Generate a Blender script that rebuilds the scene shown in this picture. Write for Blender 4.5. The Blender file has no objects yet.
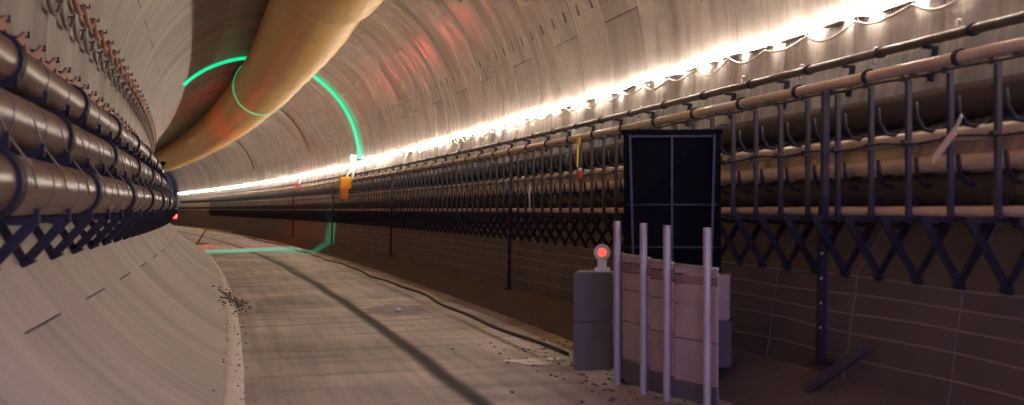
import bpy, bmesh, math, random
import numpy as np
from mathutils import Vector, Matrix

random.seed(7)
rng = np.random.default_rng(7)
sc = bpy.context.scene
COL = sc.collection
PI = math.pi

# ------------------------------------------------------------------ camera
CAMZ = 1.6
FPX = 1400.0
cd = bpy.data.cameras.new('camera')
cam = bpy.data.objects.new('camera', cd)
COL.objects.link(cam)
cam.location = (0, 0, CAMZ)
cam.rotation_euler = (PI / 2, 0, 0)
cd.sensor_width = 36.0
cd.lens = FPX * 36.0 / 1024.0
cd.shift_y = (209.46 - 202.5) / 1024.0
cd.clip_end = 400
cd.dof.use_dof = True
cd.dof.focus_distance = 20.0
cd.dof.aperture_fstop = 2.0
sc.camera = cam

# ------------------------------------------------------------------ tunnel axis (a gentle left-hand bend)
A0 = math.radians(9.87)
X0 = 0.893 * CAMZ
K = 0.00269 / CAMZ
KK = -0.00002 / CAMZ ** 2
R = 3.504                    # inner radius of the lining
ZC = CAMZ + 1.63             # height of its centre
DS = 0.05
S_ = np.arange(-20, 200, DS)
TH_ = A0 + K * S_ + KK * np.maximum(S_, 0) ** 2 / 2
_i0 = int(np.argmin(abs(S_)))
X_ = -np.cumsum(np.sin(TH_)) * DS
X_ += X0 - X_[_i0]
Y_ = np.cumsum(np.cos(TH_)) * DS
Y_ -= Y_[_i0]

def heading(s): return float(np.interp(s, S_, TH_))
def P(s, u, z):
    a = heading(s)
    return Vector((float(np.interp(s, S_, X_)) + u * math.cos(a), float(np.interp(s, S_, Y_)) + u * math.sin(a), z))
def su(x, y):
    j = int(np.argmin(np.hypot(X_ - x, Y_ - y)))
    return float(S_[j]), float((x - X_[j]) * math.cos(TH_[j]) + (y - Y_[j]) * math.sin(TH_[j]))
LOW_PH = [-52.0, -50.3, -46.1, -41.2, -36.2]      # below here the right wall drops more steeply than the circle
LOW_R = [0.80, 0.69, 0.42, 0.185, 0.0]
def r_extra(ph): return float(np.interp(ph, LOW_PH, LOW_R)) if ph < -36.2 else 0.0
def wall_z(u): return ZC - math.sqrt(max(R * R - u * u, 0))
def wall_u(z): return math.sqrt(max(R * R - (z - ZC) ** 2, 0))
def low_wall_u(z): return float(np.interp(z - CAMZ, [-1.6, -1.2, -.8, -.44], [2.68, 2.72, 2.78, 2.83]))
FLOOR_PROFILE = [(-1.62, 0.015), (-1.45, 0.0), (1.0, 0.06), (1.9, 0.10), (2.70, 0.14)]
def floor_z(u):
    return float(np.interp(u, [p[0] for p in FLOOR_PROFILE], [p[1] for p in FLOOR_PROFILE]))

# ------------------------------------------------------------------ world, portal daylight, exposure
w = bpy.data.worlds.new('world')
sc.world = w
w.use_nodes = True
w.node_tree.nodes['Background'].inputs[0].default_value = (0.32, 0.36, 0.62, 1)
w.node_tree.nodes['Background'].inputs[1].default_value = 0.05
pl = bpy.data.lights.new('portal_daylight', 'AREA')
pl.shape = 'DISK'
pl.size = 5.6
pl.energy = 500
pl.color = (0.46, 0.36, 1.0)
po = bpy.data.objects.new('portal_daylight', pl)
COL.objects.link(po)
po.location = P(-9.0, 0, ZC)
po.rotation_euler = (PI / 2, 0, heading(-9))
sc.view_settings.view_transform = 'Standard'
sc.view_settings.look = 'None'
sc.view_settings.gamma = 1.0
sc.view_settings.use_curve_mapping = False
sc.view_settings.exposure = 1.05
LED_STRENGTH = 62.0

# ------------------------------------------------------------------ helpers
class MB:
    def __init__(self):
        self.v = []; self.f = []; self.uv = {}
    def add(self, vs, fs):
        o = len(self.v)
        self.v += [tuple(p) for p in vs]
        self.f += [tuple(i + o for i in q) for q in fs]
    def box(self, c, size, rot=None):
        c = Vector(c); hx, hy, hz = size[0] / 2, size[1] / 2, size[2] / 2
        vs = [Vector((x, y, z)) for x in (-hx, hx) for y in (-hy, hy) for z in (-hz, hz)]
        if rot is not None: vs = [rot @ q for q in vs]
        self.add([c + q for q in vs], [(0, 1, 3, 2), (4, 6, 7, 5), (0, 4, 5, 1), (2, 3, 7, 6), (0, 2, 6, 4), (1, 5, 7, 3)])
    def bar(self, p, q, a, b, up=(0, 0, 1)):
        p = Vector(p); q = Vector(q); d = (q - p).normalized(); up = Vector(up)
        if abs(d.dot(up)) > .97: up = Vector((0, 1, 0))
        x = d.cross(up).normalized(); y = x.cross(d).normalized()
        vs = [e + x * sx * a / 2 + y * sy * b / 2 for e in (p, q) for sx, sy in ((-1, -1), (1, -1), (1, 1), (-1, 1))]
        self.add(vs, [(3, 2, 1, 0), (4, 5, 6, 7), (0, 1, 5, 4), (1, 2, 6, 5), (2, 3, 7, 6), (3, 0, 4, 7)])
    def tube(self, pts, r, n=10, caps=True, up=(0, 0, 1)):
        pts = [Vector(p) for p in pts]
        rs = r if isinstance(r, (list, tuple, np.ndarray)) else [r] * len(pts)
        vs = []; fs = []
        for i, p in enumerate(pts):
            d = (pts[min(i + 1, len(pts) - 1)] - pts[max(i - 1, 0)]).normalized()
            u = Vector(up)
            if abs(d.dot(u)) > .97: u = Vector((1, 0, 0))
            x = d.cross(u).normalized(); y = x.cross(d).normalized()
            for k in range(n):
                a = 2 * PI * k / n
                vs.append(p + (x * math.cos(a) + y * math.sin(a)) * rs[i])
        for i in range(len(pts) - 1):
            for k in range(n):
                a, b = i * n + k, i * n + (k + 1) % n
                fs.append((a, b, b + n, a + n))
        if caps:
            fs.append(tuple(reversed(range(n)))); fs.append(tuple(range((len(pts) - 1) * n, len(pts) * n)))
        self.add(vs, fs)
    def ring(self, c, d, r, width, t, n=20):
        """a flat collar of inner radius r round axis d"""
        c = Vector(c); d = Vector(d).normalized(); u = Vector((0, 0, 1))
        if abs(d.dot(u)) > .97: u = Vector((1, 0, 0))
        x = d.cross(u).normalized(); y = x.cross(d)
        prof = [(r, -width / 2), (r + t, -width / 2), (r + t, width / 2), (r, width / 2)]
        vs = []; fs = []
        for k in range(n):
            a = 2 * PI * k / n; e = x * math.cos(a) + y * math.sin(a)
            vs += [c + e * pr + d * pw for pr, pw in prof]
        for k in range(n):
            for j in range(4):
                a = k * 4 + j; b = k * 4 + (j + 1) % 4; m = ((k + 1) % n) * 4
                fs.append((a, b, m + (j + 1) % 4, m + j))
        self.add(vs, fs)
    def blob(self, c, r, sq=(1, 1, 1), seed=0, jitter=.25):
        rr = random.Random(seed)
        t = (1 + 5 ** .5) / 2
        vs = [(-1, t, 0), (1, t, 0), (-1, -t, 0), (1, -t, 0), (0, -1, t), (0, 1, t), (0, -1, -t), (0, 1, -t), (t, 0, -1), (t, 0, 1), (-t, 0, -1), (-t, 0, 1)]
        fs = [(0, 11, 5), (0, 5, 1), (0, 1, 7), (0, 7, 10), (0, 10, 11), (1, 5, 9), (5, 11, 4), (11, 10, 2), (10, 7, 6), (7, 1, 8), (3, 9, 4), (3, 4, 2), (3, 2, 6), (3, 6, 8), (3, 8, 9), (4, 9, 5), (2, 4, 11), (6, 2, 10), (8, 6, 7), (9, 8, 1)]
        c = Vector(c)
        self.add([c + Vector((a * sq[0], b * sq[1], d * sq[2])) * (r / 1.9) * (1 + rr.uniform(-jitter, jitter)) for a, b, d in vs], fs)
    def mesh(self, name, mat, smooth=False):
        me = bpy.data.meshes.new(name)
        me.from_pydata(self.v, [], self.f)
        if mat: me.materials.append(mat)
        if smooth:
            for p in me.polygons: p.use_smooth = True
            if smooth == 'angle':
                me.set_sharp_from_angle(angle=math.radians(40))
        me.update()
        return me
    def build(self, name, mat, parent=None, smooth=False, bevel=0):
        me = self.mesh(name, mat, smooth)
        if bevel: bevel_mesh(me, bevel)
        return link(name, me, parent)

def bevel_mesh(me, w, seg=2):
    bm = bmesh.new(); bm.from_mesh(me)
    bmesh.ops.remove_doubles(bm, verts=bm.verts, dist=1e-5)
    bmesh.ops.recalc_face_normals(bm, faces=bm.faces)
    bmesh.ops.bevel(bm, geom=list(bm.edges), offset=w, segments=seg, affect='EDGES', clamp_overlap=True)
    bm.to_mesh(me); bm.free()

def link(name, me, parent=None):
    o = bpy.data.objects.new(name, me); COL.objects.link(o)
    if parent is not None: o.parent = parent
    return o
def tag(o, label=None, cat=None, group=None, kind=None):
    if label: o['label'] = label
    if cat: o['category'] = cat
    if group: o['group'] = group
    if kind: o['kind'] = kind
    return o
def empty(name, loc=(0, 0, 0), rz=0):
    o = bpy.data.objects.new(name, None); COL.objects.link(o)
    o.location = loc; o.rotation_euler = (0, 0, rz); o.empty_display_size = .1
    return o
def kids(o): return [c for c in bpy.data.objects if c.parent == o]
def copy_tree(o, parent=None, children=None):
    c = o.copy(); COL.objects.link(c)
    if parent is not None: c.parent = parent
    for ch in (children if children is not None else list(o.children)):
        d = ch.copy(); COL.objects.link(d); d.parent = c
        for g in ch.children:
            e = g.copy(); COL.objects.link(e); e.parent = d
    return c
def sweep(s0, s1, u, z, step=1.0):
    """points along the tunnel at offset (u, z); u and z may be functions of s"""
    n = max(2, int(math.ceil((s1 - s0) / step)) + 1)
    out = []
    for s in np.linspace(s0, s1, n):
        out.append(P(s, u(s) if callable(u) else u, z(s) if callable(z) else z))
    return out
def fwd(s): a = heading(s); return Vector((-math.sin(a), math.cos(a), 0))

# ------------------------------------------------------------------ materials
def new_mat(name):
    m = bpy.data.materials.new(name); m.use_nodes = True
    return m, m.node_tree.nodes, m.node_tree.links, m.node_tree.nodes['Principled BSDF']
def simple(name, col, rough=.5, metal=0., var=.15, scale=6., bump=0., spec=.5):
    m, N, L, b = new_mat(name)
    b.inputs['Roughness'].default_value = rough
    b.inputs['Metallic'].default_value = metal
    b.inputs['Specular IOR Level'].default_value = spec
    tc = N.new('ShaderNodeTexCoord'); nz = N.new('ShaderNodeTexNoise'); nz.inputs['Scale'].default_value = scale; nz.inputs['Detail'].default_value = 5
    L.new(tc.outputs['Object'], nz.inputs['Vector'])
    mx = N.new('ShaderNodeMix'); mx.data_type = 'RGBA'
    mx.inputs[6].default_value = tuple(c * (1 - var) for c in col) + (1,)
    mx.inputs[7].default_value = tuple(min(1, c * (1 + var)) for c in col) + (1,)
    L.new(nz.outputs['Fac'], mx.inputs[0]); L.new(mx.outputs[2], b.inputs['Base Color'])
    if bump:
        bp = N.new('ShaderNodeBump'); bp.inputs['Strength'].default_value = bump; bp.inputs['Distance'].default_value = .02
        L.new(nz.outputs['Fac'], bp.inputs['Height']); L.new(bp.outputs['Normal'], b.inputs['Normal'])
    return m
def emit(name, col, strength, base=(.8, .8, .8)):
    m, N, L, b = new_mat(name)
    b.inputs['Base Color'].default_value = base + (1,)
    b.inputs['Emission Color'].default_value = col + (1,)
    b.inputs['Emission Strength'].default_value = strength
    return m
def ramp(N, L, src, stops):
    r = N.new('ShaderNodeValToRGB')
    while len(r.color_ramp.elements) < len(stops): r.color_ramp.elements.new(.5)
    for e, (p, c) in zip(r.color_ramp.elements, stops):
        e.position = p; e.color = c if len(c) == 4 else tuple(c) + (1,)
    L.new(src, r.inputs[0]); return r

def lining_material(name, r0, r1, bump, con):
    m, N, L, b = new_mat(name)
    uv = N.new('ShaderNodeUVMap'); uv.uv_map = 'UVMap'
    oi = N.new('ShaderNodeObjectInfo')
    mul = N.new('ShaderNodeVectorMath'); mul.operation = 'SCALE'; mul.inputs['Scale'].default_value = 1.0
    cmb = N.new('ShaderNodeCombineXYZ')
    mm = N.new('ShaderNodeMath'); mm.operation = 'MULTIPLY'; mm.inputs[1].default_value = 97.0
    L.new(oi.outputs['Random'], mm.inputs[0]); L.new(mm.outputs[0], cmb.inputs[0]); L.new(mm.outputs[0], cmb.inputs[2])
    add = N.new('ShaderNodeVectorMath'); add.operation = 'ADD'
    L.new(uv.outputs[0], add.inputs[0]); L.new(cmb.outputs[0], add.inputs[1])
    def noise(sx, sy, scale, detail):
        mp = N.new('ShaderNodeMapping'); mp.inputs['Scale'].default_value = (sx, sy, 1)
        L.new(add.outputs[0], mp.inputs['Vector'])
        nz = N.new('ShaderNodeTexNoise'); nz.inputs['Scale'].default_value = scale; nz.inputs['Detail'].default_value = detail
        L.new(mp.outputs[0], nz.inputs['Vector']); return nz
    streak = noise(1.6, .10, 2.0, 4)          # runs round the ring
    broad = noise(.7, .25, 1.0, 3)
    grain = noise(9, 9, 3.0, 5)
    c1 = ramp(N, L, streak.outputs['Fac'], [(.5 - .17 / con, (.43 - .11 * con, .385 - .105 * con, .355 - .10 * con)), (.5, (.43, .385, .355)), (.5 + .17 / con, (.43 + .09 * con, .385 + .09 * con, .355 + .085 * con))])
    c2 = ramp(N, L, broad.outputs['Fac'], [(.3, (.72, .70, .68)), (.7, (1.12, 1.08, 1.05))])
    c3 = ramp(N, L, grain.outputs['Fac'], [(.25, (.80, .80, .80)), (.45, (1, 1, 1)), (.8, (1.05, 1.05, 1.05))])
    m1 = N.new('ShaderNodeMix'); m1.data_type = 'RGBA'; m1.blend_type = 'MULTIPLY'; m1.inputs[0].default_value = 1
    m2 = N.new('ShaderNodeMix'); m2.data_type = 'RGBA'; m2.blend_type = 'MULTIPLY'; m2.inputs[0].default_value = 1
    L.new(c1.outputs[0], m1.inputs[6]); L.new(c2.outputs[0], m1.inputs[7])
    L.new(m1.outputs[2], m2.inputs[6]); L.new(c3.outputs[0], m2.inputs[7])
    L.new(m2.outputs[2], b.inputs['Base Color'])
    rr = ramp(N, L, streak.outputs['Fac'], [(.42, (r0,) * 3), (.62, (r1,) * 3)])
    L.new(rr.outputs[0], b.inputs['Roughness'])
    b.inputs['Specular IOR Level'].default_value = .75 if r1 < .3 else .5
    bp = N.new('ShaderNodeBump'); bp.inputs['Strength'].default_value = bump; bp.inputs['Distance'].default_value = .05
    fine = noise(2.2, .05, 2.0, 2)
    L.new(fine.outputs['Fac'], bp.inputs['Height'])
    bp2 = N.new('ShaderNodeBump'); bp2.inputs['Strength'].default_value = .25; bp2.inputs['Distance'].default_value = .01
    L.new(grain.outputs['Fac'], bp2.inputs['Height']); L.new(bp.outputs[0], bp2.inputs['Normal'])
    L.new(bp2.outputs[0], b.inputs['Normal'])
    return m

def floor_material():
    m, N, L, b = new_mat('dusty_road_concrete')
    uv = N.new('ShaderNodeUVMap'); uv.uv_map = 'UVMap'
    sep = N.new('ShaderNodeSeparateXYZ'); L.new(uv.outputs[0], sep.inputs[0])   # x = u across, y = s along
    def noise(sx, sy, scale, detail):
        mp = N.new('ShaderNodeMapping'); mp.inputs['Scale'].default_value = (sx, sy, 1)
        L.new(uv.outputs[0], mp.inputs['Vector'])
        nz = N.new('ShaderNodeTexNoise'); nz.inputs['Scale'].default_value = scale; nz.inputs['Detail'].default_value = detail
        L.new(mp.outputs[0], nz.inputs['Vector']); return nz
    def math_(op, a, bb, clamp=False):
        n = N.new('ShaderNodeMath'); n.operation = op; n.use_clamp = clamp
        for i, q in enumerate((a, bb)):
            if q is None: continue
            if isinstance(q, (int, float)): n.inputs[i].default_value = q
            else: L.new(q, n.inputs[i])
        return n.outputs[0]
    tracks = noise(5, .16, 1.4, 6)
    patch = noise(.5, .35, 1.0, 4)
    grain = noise(8, 8, 2.5, 6)
    cross = noise(.25, 2.2, 1.0, 4)
    c1 = ramp(N, L, tracks.outputs['Fac'], [(.25, (.38, .345, .325)), (.5, (.52, .47, .44)), (.75, (.64, .58, .54))])
    c2 = ramp(N, L, patch.outputs['Fac'], [(.3, (.64, .62, .61)), (.62, (1.15, 1.11, 1.06))])
    c3 = ramp(N, L, grain.outputs['Fac'], [(.25, (.72,) * 3), (.5, (1, 1, 1)), (.8, (1.12,) * 3)])
    c4 = ramp(N, L, cross.outputs['Fac'], [(.32, (.66,) * 3), (.5, (1, 1, 1))])
    last = c1.outputs[0]
    for c in (c2, c3, c4):
        mx = N.new('ShaderNodeMix'); mx.data_type = 'RGBA'; mx.blend_type = 'MULTIPLY'; mx.inputs[0].default_value = 1
        L.new(last, mx.inputs[6]); L.new(c.outputs[0], mx.inputs[7]); last = mx.outputs[2]
    # dark tyre track near the middle of the road
    wob = noise(0, .16, 1.0, 2)
    centre = math_('ADD', math_('SUBTRACT', .44, math_('MULTIPLY', sep.outputs[1], .006)), math_('MULTIPLY', math_('SUBTRACT', wob.outputs['Fac'], .5), .18))
    d = math_('ABSOLUTE', math_('SUBTRACT', sep.outputs[0], centre), None)
    fuzz = math_('MULTIPLY', grain.outputs['Fac'], .05)
    band = math_('SUBTRACT', 1.0, math_('MULTIPLY', math_('SUBTRACT', math_('ADD', d, fuzz), .07), 12.0), True)
    band = math_('MULTIPLY', math_('MINIMUM', band, 1.0), .93, True)
    mx = N.new('ShaderNodeMix'); mx.data_type = 'RGBA'
    L.new(band, mx.inputs[0]); L.new(last, mx.inputs[6]); mx.inputs[7].default_value = (.055, .045, .045, 1)
    last = mx.outputs[2]
    # damp stain around s = 21.5, u = .95
    dx = math_('MULTIPLY', math_('SUBTRACT', sep.outputs[0], .95), 1.3)
    dy = math_('MULTIPLY', math_('SUBTRACT', sep.outputs[1], 21.6), .62)
    rad = math_('SQRT', math_('ADD', math_('MULTIPLY', dx, dx), math_('MULTIPLY', dy, dy)), None)
    pn = noise(1.6, .9, 1.6, 4)
    st = math_('SUBTRACT', 1.0, math_('MULTIPLY', math_('SUBTRACT', math_('ADD', rad, math_('MULTIPLY', pn.outputs['Fac'], 1.3)), 1.15), 3.5), True)
    st = math_('MULTIPLY', st, .6, True)
    mx = N.new('ShaderNodeMix'); mx.data_type = 'RGBA'
    L.new(st, mx.inputs[0]); L.new(last, mx.inputs[6]); mx.inputs[7].default_value = (.10, .08, .07, 1)
    L.new(mx.outputs[2], b.inputs['Base Color'])
    b.inputs['Roughness'].default_value = .72
    bp = N.new('ShaderNodeBump'); bp.inputs['Strength'].default_value = .5; bp.inputs['Distance'].default_value = .03
    L.new(grain.outputs['Fac'], bp.inputs['Height'])
    bp2 = N.new('ShaderNodeBump'); bp2.inputs['Strength'].default_value = .15; bp2.inputs['Distance'].default_value = .05
    L.new(tracks.outputs['Fac'], bp2.inputs['Height']); L.new(bp.outputs[0], bp2.inputs['Normal'])
    L.new(bp2.outputs[0], b.inputs['Normal'])
    return m

M = {}
M['lining'] = lining_material('lining_concrete', .65, .50, .03, .55)
M['lining_gloss'] = lining_material('trowelled_lining_concrete', .50, .15, .16, 1.25)
M['floor'] = floor_material()
M['grout'] = simple('dark_joint_grout', (.08, .066, .057), .9, var=.3)
M['pocket'] = simple('stained_bolt_pocket', (.20, .165, .14), .9, var=.3)
M['low_wall'] = simple('shade_darkened_brown_concrete', (.105, .08, .07), .8, var=.3, scale=1.3, bump=.1)  # shade low on the right wall and behind the rack, put into the colour
M['low_ridge'] = simple('dull_mortar_ridge', (.24, .19, .17), .7, var=.2)
M['ridge'] = simple('pale_mortar_ridge', (.60, .52, .45), .7, var=.2)
M['dirt'] = simple('brown_loose_dirt', (.12, .092, .074), .95, var=.45, scale=9, bump=.6)
M['duct'] = simple('ochre_fabric_duct', (.86, .49, .115), .42, var=.18, scale=1.6, bump=.25)
M['duct_seam'] = simple('pale_duct_seam', (.84, .52, .17), .5, var=.1)
M['pipe_left'] = simple('brown_painted_pipe', (.150, .090, .062), .33, var=.25, scale=3)
M['pipe_tan'] = simple('tan_steel_pipe', (.60, .48, .36), .30, var=.2, scale=4)
M['pipe_dark'] = simple('dark_brown_conduit', (.09, .066, .052), .4, var=.25)
M['pipe_brown'] = simple('dull_brown_pipe', (.075, .056, .047), .8, var=.25, spec=.2)
M['band'] = simple('black_rubber_band', (.013, .012, .018), .6, var=.2, spec=.3)
M['steel'] = simple('dark_blue_grey_steel', (.042, .039, .044), .5, var=.25, metal=.1, spec=.3)
M['brace'] = simple('blackish_blue_steel', (.016, .016, .023), .6, var=.25, spec=.25)
M['wire'] = simple('grey_wire', (.28, .24, .22), .4, var=.1, metal=.4)
M['copper'] = simple('reddish_copper_cable', (.42, .16, .10), .38, var=.25)
M['cable'] = simple('grey_brown_cable', (.24, .19, .16), .5, var=.2)
M['pale_cable'] = simple('pale_cable', (.70, .62, .52), .4, var=.1)
M['concrete'] = simple('grey_cast_concrete', (.14, .125, .12), .85, var=.15, scale=12, bump=.2)
M['concrete_dark'] = simple('dark_cast_concrete', (.10, .09, .095), .9, var=.15, scale=12, bump=.2)
M['concrete_tan'] = simple('tan_cast_concrete', (.33, .26, .22), .85, var=.15, scale=12, bump=.2)
M['black'] = simple('black_panel', (.004, .0045, .007), .9, var=.2, spec=.08)
M['frame'] = simple('black_steel_frame', (.04, .04, .048), .5, var=.15, spec=.3)
M['post'] = simple('pale_grey_post', (.40, .36, .35), .35, var=.08, metal=.1)
M['plastic_white'] = simple('white_plastic', (.75, .72, .68), .4, var=.05)
M['orange'] = simple('orange_plastic', (.95, .42, .03), .45, var=.12)
M['yellow'] = simple('yellow_plastic', (.80, .55, .06), .5, var=.1)
M['red'] = simple('red_plastic', (.50, .05, .035), .45, var=.1)
M['tape'] = simple('cream_tape', (.72, .62, .50), .6, var=.05)
M['hose'] = simple('black_hose', (.02, .017, .017), .55, var=.2)
M['wood'] = simple('dark_plank', (.05, .04, .045), .8, var=.3)
M['pebble'] = simple('white_chip', (.9, .88, .84), .6, var=.05)
M['led'] = emit('led_glow', (1.0, .88, .75), LED_STRENGTH, (1, 1, 1))
M['fixture_glow'] = emit('fixture_glow', (1.0, .90, .76), 30.0)
M['green'] = emit('green_glow', (.004, .44, .19), .85, (.1, .5, .35))
M['green_pool'] = emit('painted_green_pool', (.08, .36, .25), .28, (.3, .6, .5))  # pool of green light on the road, put into the material's own glow
M['red_glow'] = emit('red_lamp_glow', (1.0, .03, .03), 5.0, (.8, .1, .1))
M['warn_glow'] = emit('warning_lamp_glow', (1.0, .16, .12), .38, (.5, .12, .1))
def sheet_mat(name, col, alpha):
    m, N, L, b = new_mat(name)
    b.inputs['Roughness'].default_value = .6
    tc = N.new('ShaderNodeTexCoord'); nz = N.new('ShaderNodeTexNoise'); nz.inputs['Scale'].default_value = 5
    L.new(tc.outputs['Object'], nz.inputs['Vector'])
    c = ramp(N, L, nz.outputs['Fac'], [(.3, tuple(q * .85 for q in col)), (.7, col)])
    L.new(c.outputs[0], b.inputs['Base Color'])
    b.inputs['Alpha'].default_value = alpha
    return m
M['sheet'] = sheet_mat('pinkish_white_sheet', (.52, .39, .38), .93)
M['sheet_red'] = sheet_mat('red_translucent_strip', (.36, .22, .22), .80)
M['sheet_base'] = simple('grey_kick_board', (.12, .11, .13), .7, var=.12)

# ------------------------------------------------------------------ the lining: rings of curved concrete segments
RING = 1.5
PH0, PH1 = -51.0, 244.0
JA = [PH0, 15, 86, 150, 221, PH1]
JB = [PH0, 40, 114, 186, PH1]
POCKET = (19.2, 21.9)

def cyl(ph, y, r):
    a = math.radians(ph); r = r + r_extra(ph)
    return (r * math.cos(a), y, r * math.sin(a))

def segment_geometry(a0, a1, lod=1):
    """inner face of one segment in ring space: y along the tunnel, origin on the axis; outer joint faces; pockets"""
    g = 0.003; drop = .03
    ga = math.degrees(.007 / R)
    has = a0 < POCKET[0] and a1 > POCKET[1] and lod
    phs = set(np.linspace(a0 + ga, a1 - ga, max(3, int((a1 - a0) / (3.0 if lod else 7)))).tolist())
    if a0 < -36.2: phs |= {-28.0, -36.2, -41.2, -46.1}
    if has:
        phs = {p for p in phs if not (POCKET[0] - 1 < p < POCKET[1] + 1)} | set(POCKET)
    phs = sorted(phs)
    if lod:
        ys = [g, .33, .43, .75, 1.07, 1.17, RING - g]
        pk = {1, 4}
    else:
        ys = [g, RING - g]; pk = set()
    V = []; F = []; UV = []
    def vert(ph, y, r):
        V.append(cyl(ph, y, r)); UV.append((y, math.radians(ph) * R)); return len(V) - 1
    grid = [[vert(p, y, R) for y in ys] for p in phs]
    for i in range(len(phs) - 1):
        for j in range(len(ys) - 1):
            if has and j in pk and abs(phs[i] - POCKET[0]) < 1e-6:
                p0, p1, y0, y1 = phs[i], phs[i + 1], ys[j], ys[j + 1]
                q = [vert(p0 + .9, y0 + .02, R + .05), vert(p0 + .9, y1 - .02, R + .05), vert(p1 - .2, y1 - .02, R + .05), vert(p1 - .2, y0 + .02, R + .05)]
                o = [grid[i][j], grid[i][j + 1], grid[i + 1][j + 1], grid[i + 1][j]]
                F.append(('g', q[0], q[1], q[2], q[3]))
                for k in range(4): F.append(('g', o[k], o[(k + 1) % 4], q[(k + 1) % 4], q[k]))
            else:
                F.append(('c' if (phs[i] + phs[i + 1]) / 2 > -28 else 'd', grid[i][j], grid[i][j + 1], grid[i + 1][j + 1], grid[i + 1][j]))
    # edges turned back into the joints
    loop = [(phs[0], y) for y in ys] + [(p, ys[-1]) for p in phs[1:]] + [(phs[-1], y) for y in reversed(ys[:-1])] + [(p, ys[0]) for p in reversed(phs[1:-1])]
    inner = [grid[0][j] for j in range(len(ys))] + [grid[i][-1] for i in range(1, len(phs))] + [grid[-1][j] for j in range(len(ys) - 2, -1, -1)] + [grid[i][0] for i in range(len(phs) - 2, 0, -1)]
    outer = [vert(p, y, R + drop) for p, y in loop]
    n = len(loop)
    for k in range(n):
        F.append(('c', inner[(k + 1) % n], inner[k], outer[k], outer[(k + 1) % n]))
    return V, F, UV

def mesh_from(name, V, F, UV, mat='lining'):
    me = bpy.data.meshes.new(name)
    me.from_pydata(V, [], [f[1:] for f in F])
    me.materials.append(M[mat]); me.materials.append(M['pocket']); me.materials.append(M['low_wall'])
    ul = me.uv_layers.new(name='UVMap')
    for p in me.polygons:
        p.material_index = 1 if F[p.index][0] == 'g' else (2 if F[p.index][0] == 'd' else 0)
        for li, vi in zip(p.loop_indices, p.vertices): ul.data[li].uv = UV[vi]
        p.use_smooth = True
    me.set_sharp_from_angle(angle=math.radians(30))
    me.update(); return me

def back_shell(name, p0, p1):
    mb = MB(); ss = np.arange(-10, 151, 1.5); phs = np.linspace(p0, p1, 36)
    vs = []; fs = []
    for s in ss:
        for ph in phs:
            a = math.radians(ph)
            rr_ = R + .032 + r_extra(ph)
            vs.append(P(s, rr_ * math.cos(a), ZC + rr_ * math.sin(a)))
    n = len(phs)
    for i in range(len(ss) - 1):
        for k in range(n - 1):
            a = i * n + k; fs.append((a, a + 1, a + n + 1, a + n))
    mb.add(vs, fs)
    o = mb.build(name, M['grout'])
    o['kind'] = 'structure'
    return o
wall_right = back_shell('wall_right', PH0, 63)
ceiling = back_shell('ceiling', 63, 115)
wall_left = back_shell('wall_left', 115, PH1)
tag(wall_right, 'right side of the tunnel lining, brown concrete ring segments', 'wall')
tag(ceiling, 'crown of the tunnel lining above the duct', 'ceiling')
tag(wall_left, 'left side of the tunnel lining, beige concrete ring segments', 'wall')

def owner(a0, a1):
    mid = (a0 + a1) / 2
    return wall_right if mid < 60 else (ceiling if mid < 130 else wall_left)
seg_mesh = {}
for nm, J in (('A', JA), ('B', JB)):
    for a0, a1 in zip(J[:-1], J[1:]):
        seg_mesh[(a0, a1)] = mesh_from('lining_segment', *segment_geometry(a0, a1), 'lining_gloss' if (a0 + a1) / 2 < 100 else 'lining')
rest = {wall_right: [[], [], []], ceiling: [[], [], []], wall_left: [[], [], []]}
NR0, NR1 = -6, 100
for k in range(NR0, NR1):
    s = k * RING - .85
    J = JA if k % 2 == 0 else JB
    loc = P(s, 0, ZC); rz = heading(s + RING / 2)
    individual = 2 <= k < 62
    for a0, a1 in zip(J[:-1], J[1:]):
        ow = owner(a0, a1)
        if individual:
            o = link('lining_segment', seg_mesh[(a0, a1)], ow)
            o.location = loc; o.rotation_euler = (0, 0, rz)
        else:
            V, F, UV = segment_geometry(a0, a1, 0)
            mt = Matrix.Translation(loc) @ Matrix.Rotation(rz, 4, 'Z')
            LV, LF, LU = rest[ow]; off = len(LV)
            LV += [tuple(mt @ Vector(v)) for v in V]
            LU += [(x + s, y) for x, y in UV]
            LF += [(f[0],) + tuple(i + off for i in f[1:]) for f in F]
for ow, (LV, LF, LU) in rest.items():
    o = link('far_lining_segments', mesh_from('far_lining_segments', LV, LF, LU, 'lining_gloss' if ow != wall_left else 'lining'), ow)
    o['kind'] = 'stuff'

# pale mortar ridges running along the lower right wall
for k, ph in enumerate((-36.9, -38.7, -40.4, -42.2, -44.4, -46.3)):
    mb = MB(); pts = []
    for q in np.arange(4, 70, .4):
        b = math.radians(ph + .10 * math.sin(q * 2.1 + k) + .08 * math.sin(q * .7 + 2 * k)); r_ = R + r_extra(math.degrees(b)) - .001
        pts.append(P(q, r_ * math.cos(b), ZC + r_ * math.sin(b)))
    mb.tube(pts, .008, 6)
    mb.build('mortar_ridge', M['low_ridge'], wall_right, True)

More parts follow.
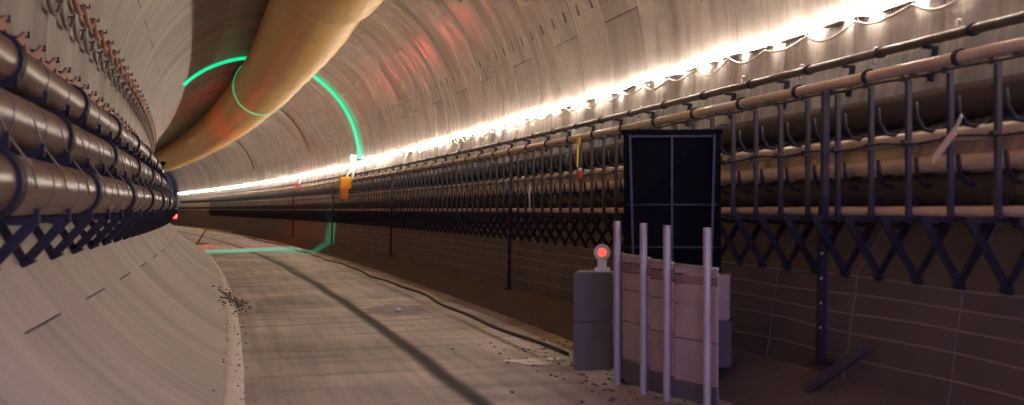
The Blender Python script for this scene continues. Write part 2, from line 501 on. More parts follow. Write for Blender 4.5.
# ------------------------------------------------------------------ floor
def strip_mesh(name, prof, s0, s1, step, mat, uvw=True, noise=0, thick=.12):
    ss = np.arange(s0, s1 + step / 2, step)
    us = []
    for (ua, za), (ub, zb) in zip(prof[:-1], prof[1:]):
        n = max(1, int((ub - ua) / .12))
        us += [(ua + (ub - ua) * i / n, za + (zb - za) * i / n) for i in range(n)]
    us.append(prof[-1])
    n = len(us); V = []; UV = []; F = []
    for s in ss:
        for i, (u, z) in enumerate(us):
            dz = 0 if (i in (0, n - 1) or not noise) else noise * (math.sin(s * 1.7 + u * 5) * .4 + math.sin(s * 4.3 - u * 9) * .3 + random.uniform(-.4, .4))
            V.append(P(s, u, z + dz)); UV.append((u, s))
    for i in range(len(ss) - 1):
        for k in range(n - 1):
            a = i * n + k; F.append((a, a + 1, a + n + 1, a + n))
    me = bpy.data.meshes.new(name); me.from_pydata([tuple(v) for v in V], [], F)
    ul = me.uv_layers.new(name='UVMap')
    for p in me.polygons:
        p.use_smooth = True
        for li, vi in zip(p.loop_indices, p.vertices): ul.data[li].uv = UV[vi]
    me.materials.append(mat); me.update()
    return me
floor = link('floor', strip_mesh('floor', FLOOR_PROFILE, -10, 150, .5, M['floor'], noise=.004))
tag(floor, 'dusty concrete road surface of the tunnel with tyre marks', 'floor', kind='structure')
berm = link('dirt_berm', strip_mesh('dirt_berm', [(2.14, .10), (2.26, .16), (2.40, .25), (2.56, .335), (2.74, .40)], 5, 90, .25, M['dirt'], noise=.03))
tag(berm, 'loose brown dirt heaped along the foot of the right wall', 'dirt', kind='stuff')
kerb = link('trim_1', strip_mesh('trim_1', [(-1.64, .140), (-1.59, .12), (-1.54, .085), (-1.48, .004)], 4, 90, .4, M['ridge'], noise=.010))
tag(kerb, 'pale dried mortar line where the left wall meets the road', 'trim', kind='structure')
mb = MB()
for i in range(300):
    s = 8 + 40 * random.random() ** 1.3
    u = -1.56 + random.gauss(0, .07)
    z = max(floor_z(u), wall_z(u) if u < -1.45 else 0)
    mb.blob(P(s, u, z + .006), random.uniform(.005, .018), (1, 1, .5), i)
for i in range(150):
    s = 24 + random.gauss(0, 1.2); u = -1.52 + random.gauss(0, .12)
    z = max(floor_z(u), wall_z(u) if u < -1.45 else 0)
    mb.blob(P(s, u, z + .02), random.uniform(.008, .03), (1, 1, .6), i)
tag(mb.build('dirt_crumbs', M['dirt']), 'dark crumbs of dirt scattered along the left road edge', 'dirt', kind='stuff')
mb = MB()
for i in range(260):
    s = random.uniform(9.5, 16); u = random.gauss(1.8, .35)
    if u > 2.3 or u < .7: continue
    mb.blob(P(s, u, floor_z(u) + .006), random.uniform(.006, .022), (1, 1, .5), i)
tag(mb.build('rubble_crumbs', M['dirt']), 'small dark rubble on the road around the barrier blocks', 'dirt', kind='stuff')
# black hose lying along the right half of the road
mb = MB()
def hu(s): return 1.72 + .05 * math.sin(s * .55) + .03 * math.sin(s * 1.3 + 1)
mb.tube([P(s, hu(s), floor_z(hu(s)) + .02) for s in np.arange(14.3, 75, .4)], .021, 8)
tag(mb.build('hose', M['hose'], None, True), 'thin black hose snaking along the right half of the road', 'hose')
mb = MB(); mb.blob(P(21.4, .90, floor_z(.9) + .025), .06, (1, .8, .6), 3)
tag(mb.build('white_chip', M['pebble']), 'tiny white chip lying on the damp patch of the road', 'chip')

mb = MB(); vs = [P(14.0, 1.38, floor_z(1.38) + .012)]
for k in range(18):
    a = 2 * PI * k / 18; q = 1 + .25 * math.sin(3 * a) + .15 * math.sin(5 * a + 1)
    uu = 1.38 + .24 * q * math.cos(a); vs.append(P(14.0 + .32 * q * math.sin(a), uu, floor_z(uu) + .006))
mb.add(vs, [(0, 1 + k, 1 + (k + 1) % 18) for k in range(18)])
tag(mb.build('slurry_splash', M['pale_cable']), 'pale flat splash of slurry on the road beside the grey block', 'slurry')
# dark cable hoops on the far lining
for sh, ph1, lb in ((62.5, 84, 'thin dark cable hoop on the lining right of the duct, beyond the green arch'), (88.0, 84, 'thin dark cable hoop on the farthest lining under the duct end')):
    mb = MB(); mb.tube([P(sh, (R - .04) * math.cos(a), ZC + (R - .04) * math.sin(a)) for a in np.radians(np.linspace(14, ph1, 24))], .035, 6)
    tag(mb.build('cable_hoop', M['pipe_dark'], None, True), lb, 'cable')

# ------------------------------------------------------------------ ventilation duct under the crown
duct = empty('ventilation_duct', P(30, .3, 4.15 + CAMZ))
tag(duct, 'huge ochre fabric ventilation duct hanging below the tunnel crown', 'duct')
def duct_u(s): return float(np.interp(s, [0, 30, 46, 80, 150], [.20, .22, .20, 0.0, -.05]))
def duct_z(s): return CAMZ + float(np.interp(s, [0, 50, 80, 150], [4.14, 4.14, 4.08, 4.04]))
def local(o, pts): 
    return [Vector(p) - Vector(o.location) for p in pts]
cuts = [3, 12, 25.2, 40, 55, 70, 85, 100, 120, 140]
for i, (a, b) in enumerate(zip(cuts[:-1], cuts[1:])):
    ss = np.linspace(a - .25, b, 30); rr = []
    for j, s in enumerate(ss):
        t = (s - a) / (b - a)
        r_ = .895 + .012 * math.sin(s * 3.1 + i) + .006 * math.sin(s * 7.7)
        if i < 2: r_ += .075 - .12 * max(0, (t - .93) / .07) ** 2.5
        else:
            r_ += -.055 * max(0, 1 - (s - a) / 5) * (i == 2) + .02 * math.sin(t * PI) - .03 * max(0, (t - .95) / .05) ** 2
        if i > 3: r_ += .02
        if t < 0.02: r_ = .83 if i == 2 else .885
        rr.append(min(r_, .975))
    mb = MB(); mb.tube(local(duct, [P(s, duct_u(s), duct_z(s) ) for s in ss]), rr, 40, caps=True)
    o = mb.build('duct_section', M['duct'], duct, 'angle')
    mb = MB(); mb.ring(local(duct, [P(b - .03, duct_u(b), duct_z(b))])[0], fwd(b), rr[-1] - .006, .05, .010, 40)
    mb.build('duct_cuff', M['duct_seam'], duct, 'angle')

# ------------------------------------------------------------------ white light string on the right wall
led = empty('light_string', P(20, 3.40, ZC))
tag(led, 'bright warm white light string strung along the right tunnel wall', 'light string')
lu, lz = R - .045, CAMZ + 1.605
def led_z(s): return lz + .012 * math.sin(s * 2.3) + .008 * math.sin(s * 5.1)
far = MB()
for k in range(-6, 146):
    s0, s1 = k + .03, k + .97
    pts = [P(s, lu, led_z(s)) for s in np.linspace(s0, s1, 4)]
    if 4 <= k < 70:
        mb = MB(); mb.tube(local(led, pts), .013, 6); mb.build('light_tube', M['led'], led, True)
    else:
        far.tube(local(led, pts), .013, 6)
o = far.build('far_light_tubes', M['led'], led, True); o['kind'] = 'stuff'
rl = random.Random(5); s = 4.0  # opaque strips added to shade the wall below; gaps let light through
while s < 40:
    a = rl.uniform(.30, .8); gp = rl.uniform(.10, .35) if s < 18 else rl.uniform(.3, .8)
    tgt = MB()
    pts = local(led, [P(s, 0, 0), P(s + a, 0, 0)])
    ed = []
    for q, sz in ((s, 0), (s + a, 0)):
        for uu in (lu - .006, R + .01):
            for dz in (-.030, -.024): ed.append(local(led, [P(q, uu, led_z(q) + dz)])[0])
    tgt.add(ed, [(0, 1, 3, 2), (4, 6, 7, 5), (0, 4, 5, 1), (2, 3, 7, 6), (0, 2, 6, 4), (1, 5, 7, 3)])
    tgt.build('light_baffle', M['cable'], led)
    s += a + gp
mb = MB()
pts = []
for s in np.arange(4, 60, .1):
    ph = (s % 1.0)
    pts.append(P(s, lu - .03 - .03 * math.sin(ph * PI), led_z(s) - .065 - .085 * math.sin(ph * PI) ** 1.0 * (1 + .35 * math.sin(int(s) * 2.4))))
mb.tube(local(led, pts), .010, 6)
mb.build('sagging_lead', M['pale_cable'], led, True)
for k in range(5, 60):
    mb = MB(); mb.box((.02, 0, -.02), (.06, .02, .012)); mb.box((-.018, 0, -.03), (.010, .03, .05))
    o = mb.build('clip', M['steel'], led)
    o.location = local(led, [P(k, lu, led_z(k))])[0]; o.rotation_euler = (0, 0, heading(k))
pinm = None
for k, s in enumerate((7.9, 9.4, 10.7, 12.2, 13.7, 15.4, 17.3)):
    z = lz - .34 + .03 * math.sin(k * 2.0); u = wall_u(z)
    mb = MB(); mb.tube([(.02, 0, .05), (-.025, 0, .05), (-.035, 0, .03), (-.035, 0, -.07), (-.028, 0, -.09)], .011, 6)
    o = mb.build('wall_hook', M['wire'], None, True)
    o.location = P(s, u, z); o.rotation_euler = (0, 0, heading(s))
    tag(o, 'small grey steel hook in the wall below the light string, %s from the right edge' % ['first', 'second', 'third', 'fourth', 'fifth', 'sixth', 'seventh'][k], 'hook', 'hooks below the light string')

# ------------------------------------------------------------------ right side: conduits, pipes and rack
def long_pipe(name, label, u, z, r, mat, s0, s1, n=12, couple=None, cmat=None, cname='clamp', cw=.05, ct=.012, group=None, cs1=60, joint=None):
    e = empty(name, P(s0, u, z)); tag(e, label, 'pipe', group)
    mb = MB(); mb.tube(local(e, sweep(s0, s1, u, z)), r, n); mb.build('pipe_run', mat, e, 'angle')
    if couple:
        s = s0 + couple * .6
        while s < min(s1, cs1):
            mb = MB(); c = local(e, [P(s, u, z)])[0]; mb.ring(c, fwd(s), r - .001, cw, ct, 18)
            mb.build(cname, cmat or mat, e)
            s += couple
    return e
SA, SB = 4.0, 140.0
long_pipe('conduit', 'dark brown conduit highest on the right wall, just under the light string', 3.385, CAMZ + 1.225, .036, M['pipe_dark'], SA, SB, 10, 1.4, M['band'])
pb = long_pipe('water_pipe', 'shiny tan pipe with black clamps above the right rack bars', 3.29, CAMZ + 1.03, .048, M['pipe_tan'], SA, SB, 12, 1.4, M['band'], ct=.016)
s = 6.9; nsad = 0
NTH = ['first', 'second', 'third', 'fourth', 'fifth', 'sixth', 'seventh', 'eighth', 'ninth', 'tenth', 'eleventh', 'twelfth', 'thirteenth', 'fourteenth', 'fifteenth', 'sixteenth', 'seventeenth', 'eighteenth', 'nineteenth', 'twentieth']
while s < 50:       # stand-off saddles that carry the two upper pipes
    mb = MB(); wz = CAMZ + 1.0
    mb.bar((3.25, 0, CAMZ + .972), (wall_u(CAMZ + .97) - .01, 0, CAMZ + .972), .05, .02)
    mb.bar((wall_u(CAMZ + .93) - .02, 0, CAMZ + .93), (wall_u(CAMZ + 1.18) - .02, 0, CAMZ + 1.18), .05, .02)
    mb.bar((3.36, 0, CAMZ + 1.18), (wall_u(CAMZ + 1.18) - .01, 0, CAMZ + 1.18), .05, .02)
    o = mb.build('pipe_saddle', M['brace']); o.location = P(s, 0, 0); o.rotation_euler = (0, 0, heading(s))
    tag(o, ('dark steel saddle holding the two upper right pipes, %s from the right edge' % NTH[nsad]) if nsad < 12 else 'small distant dark saddle holding the two upper pipes near the orange cover', 'bracket', 'saddles of the upper right pipes')
    nsad += 1
    s += 1.4
long_pipe('service_pipe', 'thick dull brown pipe behind the top of the right rack bars', 3.21, CAMZ + .72, .12, M['pipe_brown'], SA, SB, 16, 6.0, M['pipe_dark'], 'coupling', .14, .012)
long_pipe('rack_pipe', 'upper of three thin tan pipes behind the right rack bars', 2.955, CAMZ + .475, .046, M['pipe_tan'], SA, SB, 10, 5.5, M['pipe_dark'], 'coupling', .10, .010)
long_pipe('rack_pipe', 'middle and thickest of three thin tan pipes behind the right rack bars', 2.93, CAMZ + .295, .055, M['pipe_tan'], SA, SB, 12, 5.5, M['pipe_tan'], 'coupling', .10, .014)
long_pipe('service_pipe', 'thick dull brown pipe low behind the right rack bars', 3.01, CAMZ + .13, .105, M['pipe_brown'], SA, SB, 14, 6.0, M['pipe_dark'], 'coupling', .14, .012)
long_pipe('rack_pipe', 'lowest of three thin tan pipes, along the bottom of the right rack', 2.805, CAMZ - .012, .033, M['pipe_tan'], SA, SB, 10)
for z, lb in ((CAMZ + .85, 'thin dark wire along the top of the right rack bars'), (CAMZ + .43, 'thin dark wire across the middle of the right rack bars')):
    mb = MB(); mb.tube([P(s, 2.715, z + .012 * math.sin(s * 5.7) * (1 if z < 2.2 else .4)) for s in np.arange(4, 90, .25)], .010, 6)
    tag(mb.build('rack_wire', M['steel'], None, True), lb, 'wire')

def rack_bracket(full=True):
    e = empty('rack_bracket')
    tag(e, 'dark steel rack bar with a V shaped lower brace on the right tunnel wall', 'bracket', 'row of rack brackets on the right wall')
    mb = MB(); mb.box((2.75, 0, CAMZ + .385), (.03, .042, .95)); upr = mb.build('upright', M['steel'], e)
    zb_ = CAMZ - .46; ub_ = 2.815
    mb = MB(); mb.bar((2.57, 0, CAMZ - .055), (ub_, 0, zb_), .045, .03, up=(0, 1, 0)); mb.build('strut', M['brace'], e)
    mb = MB(); mb.bar((wall_u(CAMZ - .05) - .03, 0, CAMZ - .05), (ub_, 0, zb_ + .005), .045, .03, up=(0, 1, 0)); mb.build('wall_arm', M['brace'], e)
    mb = MB(); mb.bar((2.55, 0, CAMZ - .062), (wall_u(CAMZ - .06) - .02, 0, CAMZ - .062), .045, .03); mb.build('base_arm', M['brace'], e)
    mb = MB(); mb.box((ub_ - .005, 0, zb_ - .005), (.05, .10, .035), Matrix.Rotation(.6, 3, 'Y')); mb.build('toe_plate', M['brace'], e)
    if full:
        for zz, ue in ((CAMZ + .58, 3.36), (CAMZ + .22, 3.2), (CAMZ - .04, 3.08)):
            mb = MB()
            mb.tube([(2.80, 0, zz + .12), (2.81, 0, zz + .02), (2.86, 0, zz - .06), (2.95, 0, zz - .075), (3.03, 0, zz - .02), (wall_u(zz + .06), 0, zz + .06)], .015, 6)
            mb.build('hook_arm', M['brace'], e, True)
        for zz in (CAMZ + .85, CAMZ + .43):
            mb = MB(); mb.box((2.722, 0, zz), (.03, .06, .04)); mb.build('wire_clip', M['steel'], upr)
    return e
protoF = rack_bracket(True); protoL = rack_bracket(False); firstL = True
ORD = ['first', 'second', 'third', 'fourth', 'fifth', 'sixth', 'seventh', 'eighth', 'ninth', 'tenth', 'eleventh', 'twelfth']
k = 0
for k in range(0, 190):
    s = 7.07 + .55 * k
    if s < 50: o = protoF if k == 0 else copy_tree(protoF)
    else:
        o = protoL if firstL else copy_tree(protoL); firstL = False
    o.location = P(s, 0, 0); o.rotation_euler = (0, 0, heading(s))
    if k == 0: o['label'] = 'dark steel rack bracket cut off by the right picture edge'
    elif k <= 9: o['label'] = 'dark steel rack bar right of the black panel, %s from the right picture edge' % ORD[k - 1]
    elif s < 14.6: o['label'] = 'dark steel rack bar directly behind the tall black panel'
    elif s < 21.6: o['label'] = 'dark steel rack bar left of the black panel, %s from the panel' % NTH[k - 14]
    elif s < 32.2: o['label'] = 'dark steel rack bar beyond the second support post, %s past that post' % NTH[k - 27]
    elif s < 35.6: o['label'] = 'dark steel rack bar close before the third support post'
    else: o['label'] = 'small distant dark rack bar in the dense row beyond the third support post'
# long support legs down to the foot of the wall
WORD = ['tall dark steel support post with bolt holes under the right rack, nearest the camera', 'tall dark steel support post under the right rack, second from the camera', 'tall dark steel support post under the right rack, third from the camera', 'tall dark steel support post under the right rack, just beyond the orange cover', 'tall dark steel support post under the right rack, farthest from the camera']
for i, s in enumerate((9.9, 21.6, 35.6, 49.2, 62.8)):
    e = empty('support_post', P(s, 0, 0), heading(s)); tag(e, WORD[i], 'post')
    uf = 2.65; zf = (.47, .37, .42, .38, .38)[i]
    mb = MB(); mb.bar((2.69, 0, CAMZ + .86), (2.68, -.0, CAMZ - .12), .045, .06, up=(0, 1, 0)); mb.build('upper_post', M['steel'], e)
    mb = MB(); mb.bar((2.675, 0, CAMZ + .1), (uf, 0, zf + .01), .05, .075, up=(0, 1, 0)); lowp = mb.build('lower_post', M['brace'], e)
    mb = MB(); mb.box((uf + .01, 0, zf + .005), (.14, .17, .014)); mb.build('foot_plate', M['brace'], e)
    for t in (.35, .5, .65, .8):
        mb = MB(); c = Vector((2.675, 0, CAMZ + .1)).lerp(Vector((uf, 0, zf + .03)), t)
        mb.tube([c + Vector((-.02, -.036, -.0)), c + Vector((-.025, -.046, -.0))], .010, 8); mb.build('bolt', M['wire'], lowp)

# things hung on the rack
mb = MB()
a = P(7.94, 2.70, CAMZ + .56); b_ = P(8.02, 2.70, CAMZ + .47); c_ = P(8.30, 2.70, CAMZ + .30)
mb.bar(a, b_, .006, .028, up=(0, .3, 1)); mb.bar(b_, c_, .006, .055, up=(0, .3, 1))
tag(mb.build('tape_strip', M['tape']), 'slanting cream strip of tape caught on the nearest right rack bars', 'tape')
e = empty('cable_tag', P(17.45, 2.70, CAMZ + .84), heading(17.45)); tag(e, 'small yellow tag tied to the top of the right rack', 'tag')
mb = MB(); mb.box((0, 0, .02), (.02, .16, .09)); mb.build('plate', M['yellow'], e, bevel=.005)
mb = MB(); mb.bar((0, .02, -.03), (0, .06, -.30), .02, .03); mb.build('tie', M['yellow'], e)
e = empty('junction_box', P(17.35, 2.69, CAMZ + .44), heading(17.35)); tag(e, 'small red and white box on the right rack under the yellow tag', 'box')
mb = MB(); mb.box((0, 0, 0), (.05, .15, .09)); mb.build('body', M['red'], e, bevel=.008)
mb = MB(); mb.box((-.005, -.03, .06), (.04, .08, .04)); mb.build('cap', M['plastic_white'], e, bevel=.006)
for s, z, lb in ((20.3, CAMZ + .33, 'white cable tie hanging from a right rack pipe beside the second leg'),):
    mb = MB(); mb.tube([P(s, 2.70, z + .05), P(s, 2.69, z - .1), P(s, 2.70, z - .32)], .014, 6)
    tag(mb.build('cable_tie', M['pale_cable'], None, True), lb, 'tie')
# orange cover with lamp and cable
e = empty('orange_cover', P(44.7, 2.56, CAMZ + .42), heading(44.7)); tag(e, 'bright orange plastic cover hanging on the right rack below the white lamp', 'cover')
mb = MB(); mb.box((0, 0, .42), (.36, .30, .34), Matrix.Rotation(.25, 3, 'X')); mb.build('hood', M['orange'], e, bevel=.03)
mb = MB(); mb.box((-.05, -.02, .10), (.26, .24, .36), Matrix.Rotation(.15, 3, 'X')); mb.build('bag', simple('burnt_orange_plastic', (.62, .20, .03), .5), e, bevel=.03)
mb = MB(); mb.tube([(.02, .1, .55), (.12, .3, .72), (.3, .45, .85)], .03, 8); mb.build('cord', M['plastic_white'], e, True)
e = empty('flood_lamp', P(46.9, 3.12, CAMZ + 1.56), heading(46.9)); tag(e, 'glaring white lamp box on the right wall at the green light ring', 'lamp')
mb = MB(); mb.box((0, 0, .1), (.14, .34, .34)); mb.build('housing', M['plastic_white'], e, bevel=.02)
mb = MB(); mb.box((-.075, 0, .1), (.012, .28, .28)); mb.build('lens', M['fixture_glow'], e)
mb = MB(); mb.bar((.06, 0, .1), (wall_u(CAMZ + 1.7) - 3.12, 0, .1), .06, .06); mb.build('arm', M['steel'], e)
mb = MB(); mb.tube([(0, -.1, -.06), (-.06, -.2, -.3), (-.1, -.32, -.58)], .04, 8); mb.build('cord', M['plastic_white'], e, True)
e = empty('flood_lamp', P(64, 3.10, CAMZ + 1.2), heading(64)); tag(e, 'small white and red lamp fitting on the right wall beyond the orange cover', 'lamp')
mb = MB(); mb.tube([(.1, .1, .35), (0, 0, .1), (-.08, -.1, -.05)], .06, 8); mb.build('body', M['plastic_white'], e, True)
mb = MB(); mb.box((-.1, -.15, -.18), (.14, .2, .26)); mb.build('cap', M['red'], e, bevel=.02)

# ------------------------------------------------------------------ left side: three pipes, brackets, cables
def left_pipe(label, u, z, r, band_s, seed):
    e = empty('steel_pipe', P(6, u, z)); tag(e, label, 'pipe')
    mb = MB(); mb.tube(local(e, sweep(4, 75, u, z, .8)), r, 24); mb.build('pipe_run', M['pipe_left'], e, 'angle')
    for s in np.arange(band_s, 70, 4.1):
        mb = MB(); mb.ring(local(e, [P(s, u, z)])[0], fwd(s), r - .002, .20, .03, 26); mb.build('rubber_band', M['band'], e)
        for d in (1.35, 2.7):
            mb = MB(); mb.ring(local(e, [P(s + d, u, z)])[0], fwd(s + d), r - .002, .035, .007, 26); mb.build('weld_ring', M['pipe_dark'], e)
    return e
left_pipe('lowest and nearest of three brown banded pipes on the left wall', -2.84, CAMZ + .145, .180, 4.0, 0)
left_pipe('middle of three brown banded pipes on the left wall', -2.98, CAMZ + .565, .175, 7.5, 1)
left_pipe('topmost of three brown banded pipes on the left wall', -3.12, CAMZ + 1.0, .165, 6.0, 2)

def left_bracket():
    e = empty('wall_bracket')
    tag(e, 'dark steel wall bracket with a slanting foot under the left pipes', 'bracket', 'row of pipe brackets on the left wall')
    arms = [(CAMZ + .80, -2.92), (CAMZ + .355, -2.76), (CAMZ - .065, -2.60)]
    for z, uf in arms:
        mb = MB(); mb.bar((-wall_u(z) + .01, 0, z), (uf, 0, z), .05, .045)
        mb.bar((uf, 0, z - .02), (uf, 0, z + .07), .03, .05); mb.build('arm', M['brace'], e)
    mb = MB()
    for z0, z1 in ((-.1, .38), (.36, .82), (.80, 1.25)):
        mb.bar((-wall_u(CAMZ + z0) + .03, 0, CAMZ + z0), (-wall_u(CAMZ + z1) + .03, 0, CAMZ + z1), .05, .05)
    mb.build('back_post', M['brace'], e)
    zc = CAMZ - .34; uu = -wall_u(zc) + .03
    mb = MB(); mb.bar((-2.62, 0, CAMZ - .07), (uu, 0, zc), .06, .045, up=(0, 1, 0)); mb.build('strut', M['brace'], e)
    mb = MB(); mb.bar((-wall_u(CAMZ - .07) + .03, 0, CAMZ - .07), (uu, 0, zc), .06, .045, up=(0, 1, 0)); mb.build('wall_arm', M['brace'], e)
    mb = MB(); mb.box((uu, 0, zc - .01), (.14, .12, .035), Matrix.Rotation(math.radians(-25), 3, 'Y')); mb.build('foot_plate', M['brace'], e)
    mb = MB(); mb.tube([(-2.80, -.2, CAMZ + .62), (-2.765, .0, CAMZ + .42), (-2.66, .25, CAMZ + .24), (-2.645, .32, CAMZ + .12)], .007, 5); mb.build('tie_wire', M['wire'], e, True)
    return e
proto = left_bracket(); first = True
for k in range(43):
    s = 6.92 + 1.37 * k
    o = proto if k == 0 else copy_tree(proto)
    o.location = P(s, 0, 0); o.rotation_euler = (0, 0, heading(s))
    if k < 8: o['label'] = 'dark steel pipe bracket on the left wall, %s from the left picture edge' % ORD[k]
    else: o['label'] = 'small distant dark pipe bracket in the crowded far part of the left wall'

def festoon(name, label, ph, mat, step, sag, s0, s1, ribbon=False, clip_len=.13, off=.05, rad=.018):
    a = math.radians(ph); e = empty(name, P(s0, (R - off) * math.cos(a), ZC + (R - off) * math.sin(a)))
    tag(e, label, 'cable')
    mb = MB(); pts = []
    for s in np.arange(s0, s1, step / 10):
        t = ((s - s0) / step) % 1.0
        d = sag * (4 * t * (1 - t)) ** .8 if not ribbon else sag * (math.sin(PI * t ** .6))
        pts.append(P(s, (R - off) * math.cos(a), ZC + (R - off) * math.sin(a) - d))
    pts = local(e, pts)
    if ribbon:
        for p, q in zip(pts[:-1], pts[1:]): mb.bar(p, q + (q - p) * .03, .03, .10)
    else: mb.tube(pts, rad, 8)
    mb.build('cable_run', mat, e, not ribbon)
    k = 0
    while s0 + k * step < s1:
        s = s0 + k * step; c = local(e, [P(s, (R - off) * math.cos(a), ZC + (R - off) * math.sin(a))])[0]
        out = (P(s, 0, ZC) - P(s, R * math.cos(a), ZC + R * math.sin(a))).normalized()
        mb = MB(); mb.bar(c - out * (off), c + out * clip_len, .018, .022); mb.bar(c + out * (clip_len - .01), c + out * (clip_len - .01) + Vector((0, 0, .05)), .016, .016); mb.build('clip', M['pipe_dark'] if not ribbon else M['steel'], e)
        k += 1
    return e
festoon('copper_cable', 'reddish copper flat cable festooned just above the left pipes', 181.5, M['copper'], 1.08, .15, 8.0, 60, True, .05, .09)
festoon('drooping_cable', 'grey brown cable looping between clips, lower row high on the left wall', 170, M['cable'], 1.25, .20, 11.0, 60, False, .03, .05, .026)
festoon('drooping_cable', 'dark red cable looping between spiky clips, upper row high on the left wall', 166, M['copper'], 1.25, .15, 13.0, 60, False, .08, .05, .034)

# far left lamp and floor stand
e = empty('signal_lamp', P(62, -2.45, CAMZ - .36), heading(62)); tag(e, 'small glowing red signal lamp below the far end of the left pipes', 'lamp')
mb = MB(); mb.tube([(0, 0, -.02), (0, 0, .16)], .09, 12); mb.build('lens', M['red_glow'], e, True)
rl_ = bpy.data.lights.new('signal_light', 'POINT'); rl_.energy = 70; rl_.color = (1, .06, .04); rl_.shadow_soft_size = .12
ro_ = bpy.data.objects.new('signal_light', rl_); COL.objects.link(ro_); ro_.location = P(62, -2.30, CAMZ - .20)
mb = MB(); mb.tube([(0, 0, -.06), (0, 0, -.02)], .10, 12); mb.bar((0, 0, -.04), (-.42, 0, -.04), .04, .03); mb.build('mount', M['black'], e)
e = empty('floor_stand', P(66, -1.35, floor_z(-1.35)), heading(66)); tag(e, 'thin dark slanting stand on the far left of the road', 'stand')
mb = MB(); mb.bar((0, 0, .03), (.42, 0, .68), .05, .05); mb.build('strut', M['brace'], e)
mb = MB(); mb.box((.18, 0, .02), (.7, .12, .04)); mb.build('foot', M['brace'], e)

# ------------------------------------------------------------------ green light ring
SG = 48.0
e = empty('green_light_ring', P(SG, 0, ZC), heading(SG)); tag(e, 'glowing green light arch round the tunnel lining in the distance', 'light ring')
mb = MB(); mb.tube([cyl(ph, 0, R - .055) for ph in np.linspace(1.5, 134, 90)], .055, 8); mb.build('arch_tube', M['green'], e, True)
e = empty('painted_duct_glow', P(SG + .2, duct_u(SG), duct_z(SG)), heading(SG)); tag(e, 'thin green line of light on the ventilation duct, painted as a glowing band', 'light band')
mb = MB(); mb.ring((0, 0, 0), (0, 1, 0), .955, .09, .012, 48); mb.build('band_strip', M['green'], e)  # glowing band stands in for green light falling on the duct
e = empty('painted_light_pool', P(54.3, 0, 0), heading(54.3)); tag(e, 'pale green pool of light on the far road, painted as a glowing sheet', 'light pool')
mb = MB()
us = np.linspace(-1.5, 1.95, 12); vs = []; fs = []
for a_ in us:
    vs += [(a_, -2.0, floor_z(a_) + .004), (a_, -2.0, floor_z(a_) + .03), (a_, 2.0, floor_z(a_) + .03), (a_, 2.0, floor_z(a_) + .004)]
for i in range(len(us) - 1):
    for j in range(4): fs.append((i * 4 + j, i * 4 + (j + 1) % 4, i * 4 + 4 + (j + 1) % 4, i * 4 + 4 + j))
fs += [(0, 3, 2, 1), tuple(len(vs) - 4 + q for q in (0, 1, 2, 3))]
mb.add(vs, fs)
mb.build('pool_sheet', M['green_pool'], e)  # glowing sheet stands in for green light falling on the road
gl = bpy.data.lights.new('added_green_spot', 'SPOT'); gl.energy = 900; gl.color = (.02, 1.0, .55); gl.spot_size = math.radians(26); gl.spot_blend = .7; gl.shadow_soft_size = .15  # added fill light that gives the lower right wall its green glow
go = bpy.data.objects.new('added_green_spot', gl); COL.objects.link(go)
go.location = P(SG + .2, -2.95, CAMZ + 1.5)
go.rotation_euler = (P(SG + 2.5, 2.5, .40) - go.location).to_track_quat('-Z', 'Y').to_euler()
e = empty('added_green_can', go.location + Vector((0, 0, .12)), heading(SG)); tag(e, 'small added spotlight for the green fill, above the left pipes at the green light arch', 'spotlight')
mb = MB(); mb.tube([(-.16, 0, -.08), (-.04, 0, -.12), (-.03, 0, -.125)], [.07, .09, .095], 14); mb.build('can', M['black'], e, 'angle')
mb = MB(); mb.bar((-.14, 0, -.08), (-.46, 0, -.02), .03, .03); mb.build('bracket', M['black'], e)

# ------------------------------------------------------------------ the roadside barrier group
def block(loc, rz, size, label, mat, lift=False):
    e = empty('concrete_block', loc, rz); tag(e, label, 'block')
    mb = MB(); mb.box((0, 0, size[2] / 2), size); body = mb.build('body', mat, e, bevel=.012)
    if lift:
        mb = MB(); mb.tube([(-.05, 0, size[2] - .01), (-.04, 0, size[2] + .03), (.04, 0, size[2] + .03), (.05, 0, size[2] - .01)], .01, 8); mb.build('lifting_loop', M['frame'], body, True)
    return e
bx, by = .795, 13.4
_, ub = su(bx, by); zb = floor_z(ub) - .01
block((bx, by, zb), math.radians(-9), (.365, .5, .455), 'lower grey concrete block of the stack under the warning lamp', M['concrete'])
block((bx + .004, by, zb + .457), math.radians(-9.6), (.365, .5, .465), 'upper grey concrete block carrying the warning lamp', M['concrete'])
lz0 = zb + .922
# warning lamp
e = empty('warning_lamp', (bx + .06, by - .12, lz0), math.radians(-4)); tag(e, 'round red warning lamp with pale rim on top of the grey block', 'lamp')
mb = MB(); mb.box((0, 0, .02), (.15, .14, .04)); mb.build('base', M['plastic_white'], e, bevel=.008)
mb = MB(); mb.box((0, 0, .075), (.085, .09, .09)); mb.build('battery_case', M['plastic_white'], e, bevel=.01)
mb = MB(); mb.tube([(0, .04, .185), (0, -.03, .185)], .078, 28); hous = mb.build('housing', M['plastic_white'], e, 'angle')
mb = MB(); mb.ring((0, -.03, .185), (0, 1, 0), .046, .03, .032, 28); mb.build('rim', M['tape'], hous, 'angle')
mb = MB(); mb.tube([(0, -.028, .185), (0, -.042, .185), (0, -.05, .185)], [.047, .038, .016], 24); mb.build('lens', M['warn_glow'], hous, True)
# right block stack
rx, ry = 1.62, 11.6
_, ur = su(rx, ry); zr = .34
block((rx, ry, zr - .02), math.radians(-10), (.40, .5, .38), 'lower dark concrete block of the stack behind the white fence', M['concrete_dark'])
block((rx - .01, ry, zr + .362), math.radians(-11), (.40, .5, .36), 'upper tan concrete block with lifting loop behind the white fence', M['concrete_tan'], True)
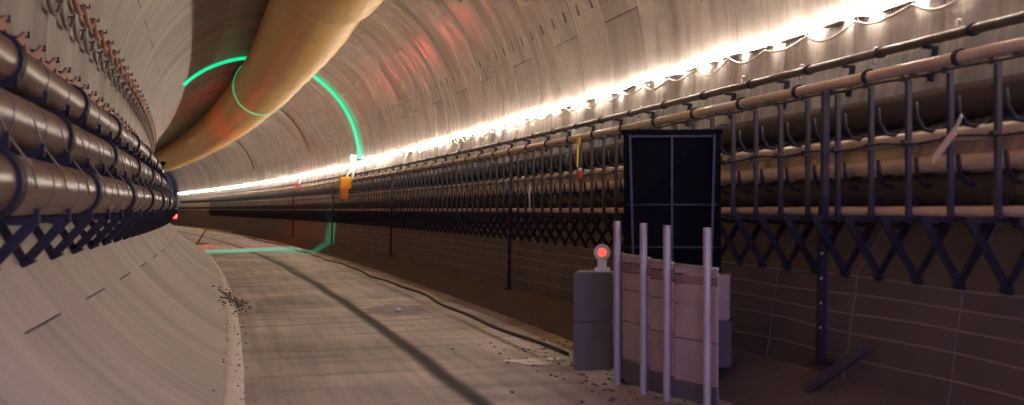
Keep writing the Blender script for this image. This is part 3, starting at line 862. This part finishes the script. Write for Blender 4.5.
# black panel on its own frame
px, py = 1.40, 12.25
e = empty('black_panel', (px, py, 0), math.radians(-4)); tag(e, 'tall black framed panel standing behind the white fence', 'panel')
_, up_ = su(px, py); zp = floor_z(up_)
W2 = .395; zt = CAMZ + .675; zbm = .98
for cx in (-W2 / 2, W2 / 2):
    for z0, z1 in ((zbm, 1.64), (1.64, zt)):
        mb = MB(); mb.box((cx, 0, (z0 + z1) / 2), (W2 - .02, .02, z1 - z0 - .02)); mb.build('pane', M['black'], e)
for x in (-W2, W2):
    mb = MB(); mb.box((x, 0, (zp + zt) / 2), (.055, .07, zt - zp)); mb.build('stile', M['black'], e)
    mb = MB(); mb.bar((x * .93, -.04, zt - .02), (x * .80, -.10, zp + .2), .02, .02); mb.build('brace', M['frame'], e)
    mb = MB(); mb.box((x, 0, zp + .015), (.10, .5, .03)); mb.build('foot', M['black'], e)
mb = MB(); mb.box((0, 0, zt), (2 * W2 + .09, .08, .045)); mb.build('top_rail', M['black'], e)
mb = MB(); mb.box((0, -.025, zt - .035), (2 * W2 - .06, .02, .016)); mb.build('top_bead', M['frame'], e)
mb = MB(); mb.box((0, -.02, (zbm + zt) / 2), (.018, .02, zt - zbm - .04)); mb.build('mullion', M['frame'], e)
for z in (1.64, 1.27):
    mb = MB(); mb.tube([(-W2 - .02 * (z < 1.4), -.03, z), (W2 + .02 * (z < 1.4), -.03, z)], .010, 8); mb.build('crossbar', M['frame'], e, True)
mb = MB(); mb.box((0, 0, zbm), (2 * W2, .05, .04)); mb.build('bottom_rail', M['black'], e)
# white fence
FP = [(.905, 12.05), (1.07, 11.40), (1.215, 10.98), (1.455, 10.44)]
e = empty('barrier_fence', (FP[0][0], FP[0][1], 0)); tag(e, 'white sheeted barrier fence with four pale posts beside the road', 'fence')
o0 = Vector((FP[0][0], FP[0][1], 0))
zs = []
for i, (x, y) in enumerate(FP):
    _, uu = su(x, y); z = floor_z(uu); zs.append(z)
    mb = MB(); c = Vector((x, y, 0)) - o0
    mb.tube([c + Vector((0, 0, z)), c + Vector((0, 0, 1.50 - .012 * i))], .030, 16); mb.build('post', M['post'], e, 'angle')
off = Vector((.055, .012, 0))
for i in range(3):
    a = Vector((*FP[i], 0)) - o0 + off; b = Vector((*FP[i + 1], 0)) - o0 + off
    d = (b - a).normalized()
    a2 = a + d * .012; b2 = b - d * .012
    if i == 2: b2 = b + d * .05
    if i == 0: a2 = a - d * .03
    levels = [(.03, .12, 'kick_board', M['sheet_base']), (.125, .45, 'sheet_panel', M['sheet']), (.455, .72, 'sheet_panel', M['sheet']), (.725, .87, 'sheet_panel', M['sheet']), (.875, .95, 'red_strip', M['sheet_red']), (.955, 1.01, 'sheet_panel', M['sheet'])]
    for z0, z1, nm, mt in levels:
        k0 = zs[i] * (1 if z0 < .1 else .0) + (0 if z0 < .1 else .19); 
        dz = -.022 * i
        lo = (.03 + (zs[i] + zs[i + 1]) / 2) if nm == 'kick_board' else z0 + .19 + dz
        hi = z1 + .19 + dz
        m0 = a2 + Vector((0, 0, (lo + hi) / 2)); m1 = b2 + Vector((0, 0, (lo + hi) / 2))
        mb = MB(); mb.bar(m0, m1, .018 if nm == 'kick_board' else .006, hi - lo - .004)
        mb.build(nm, mt, e)
    mb = MB(); mb.tube([a2 + Vector((0, 0, 1.212 + dz)), b2 + Vector((0, 0, 1.200 + dz))], .012, 8); mb.build('top_rail', M['post'], e, True)
# plank lying on the lower right wall
e = empty('wood_plank', P(9.6, 2.5, .3), heading(9.6)); tag(e, 'dark plank leaning on the foot of the right wall near the tall support post', 'plank')
mb = MB(); mb.bar(Vector(P(9.75, 2.48, .30)) - Vector(e.location), Vector(P(9.22, 2.68, .645)) - Vector(e.location), .05, .07)
me_ = mb.mesh('board', M['wood']); bevel_mesh(me_, .006)
me_.transform(Matrix.Rotation(-heading(9.6), 4, 'Z'))
link('board', me_, e)
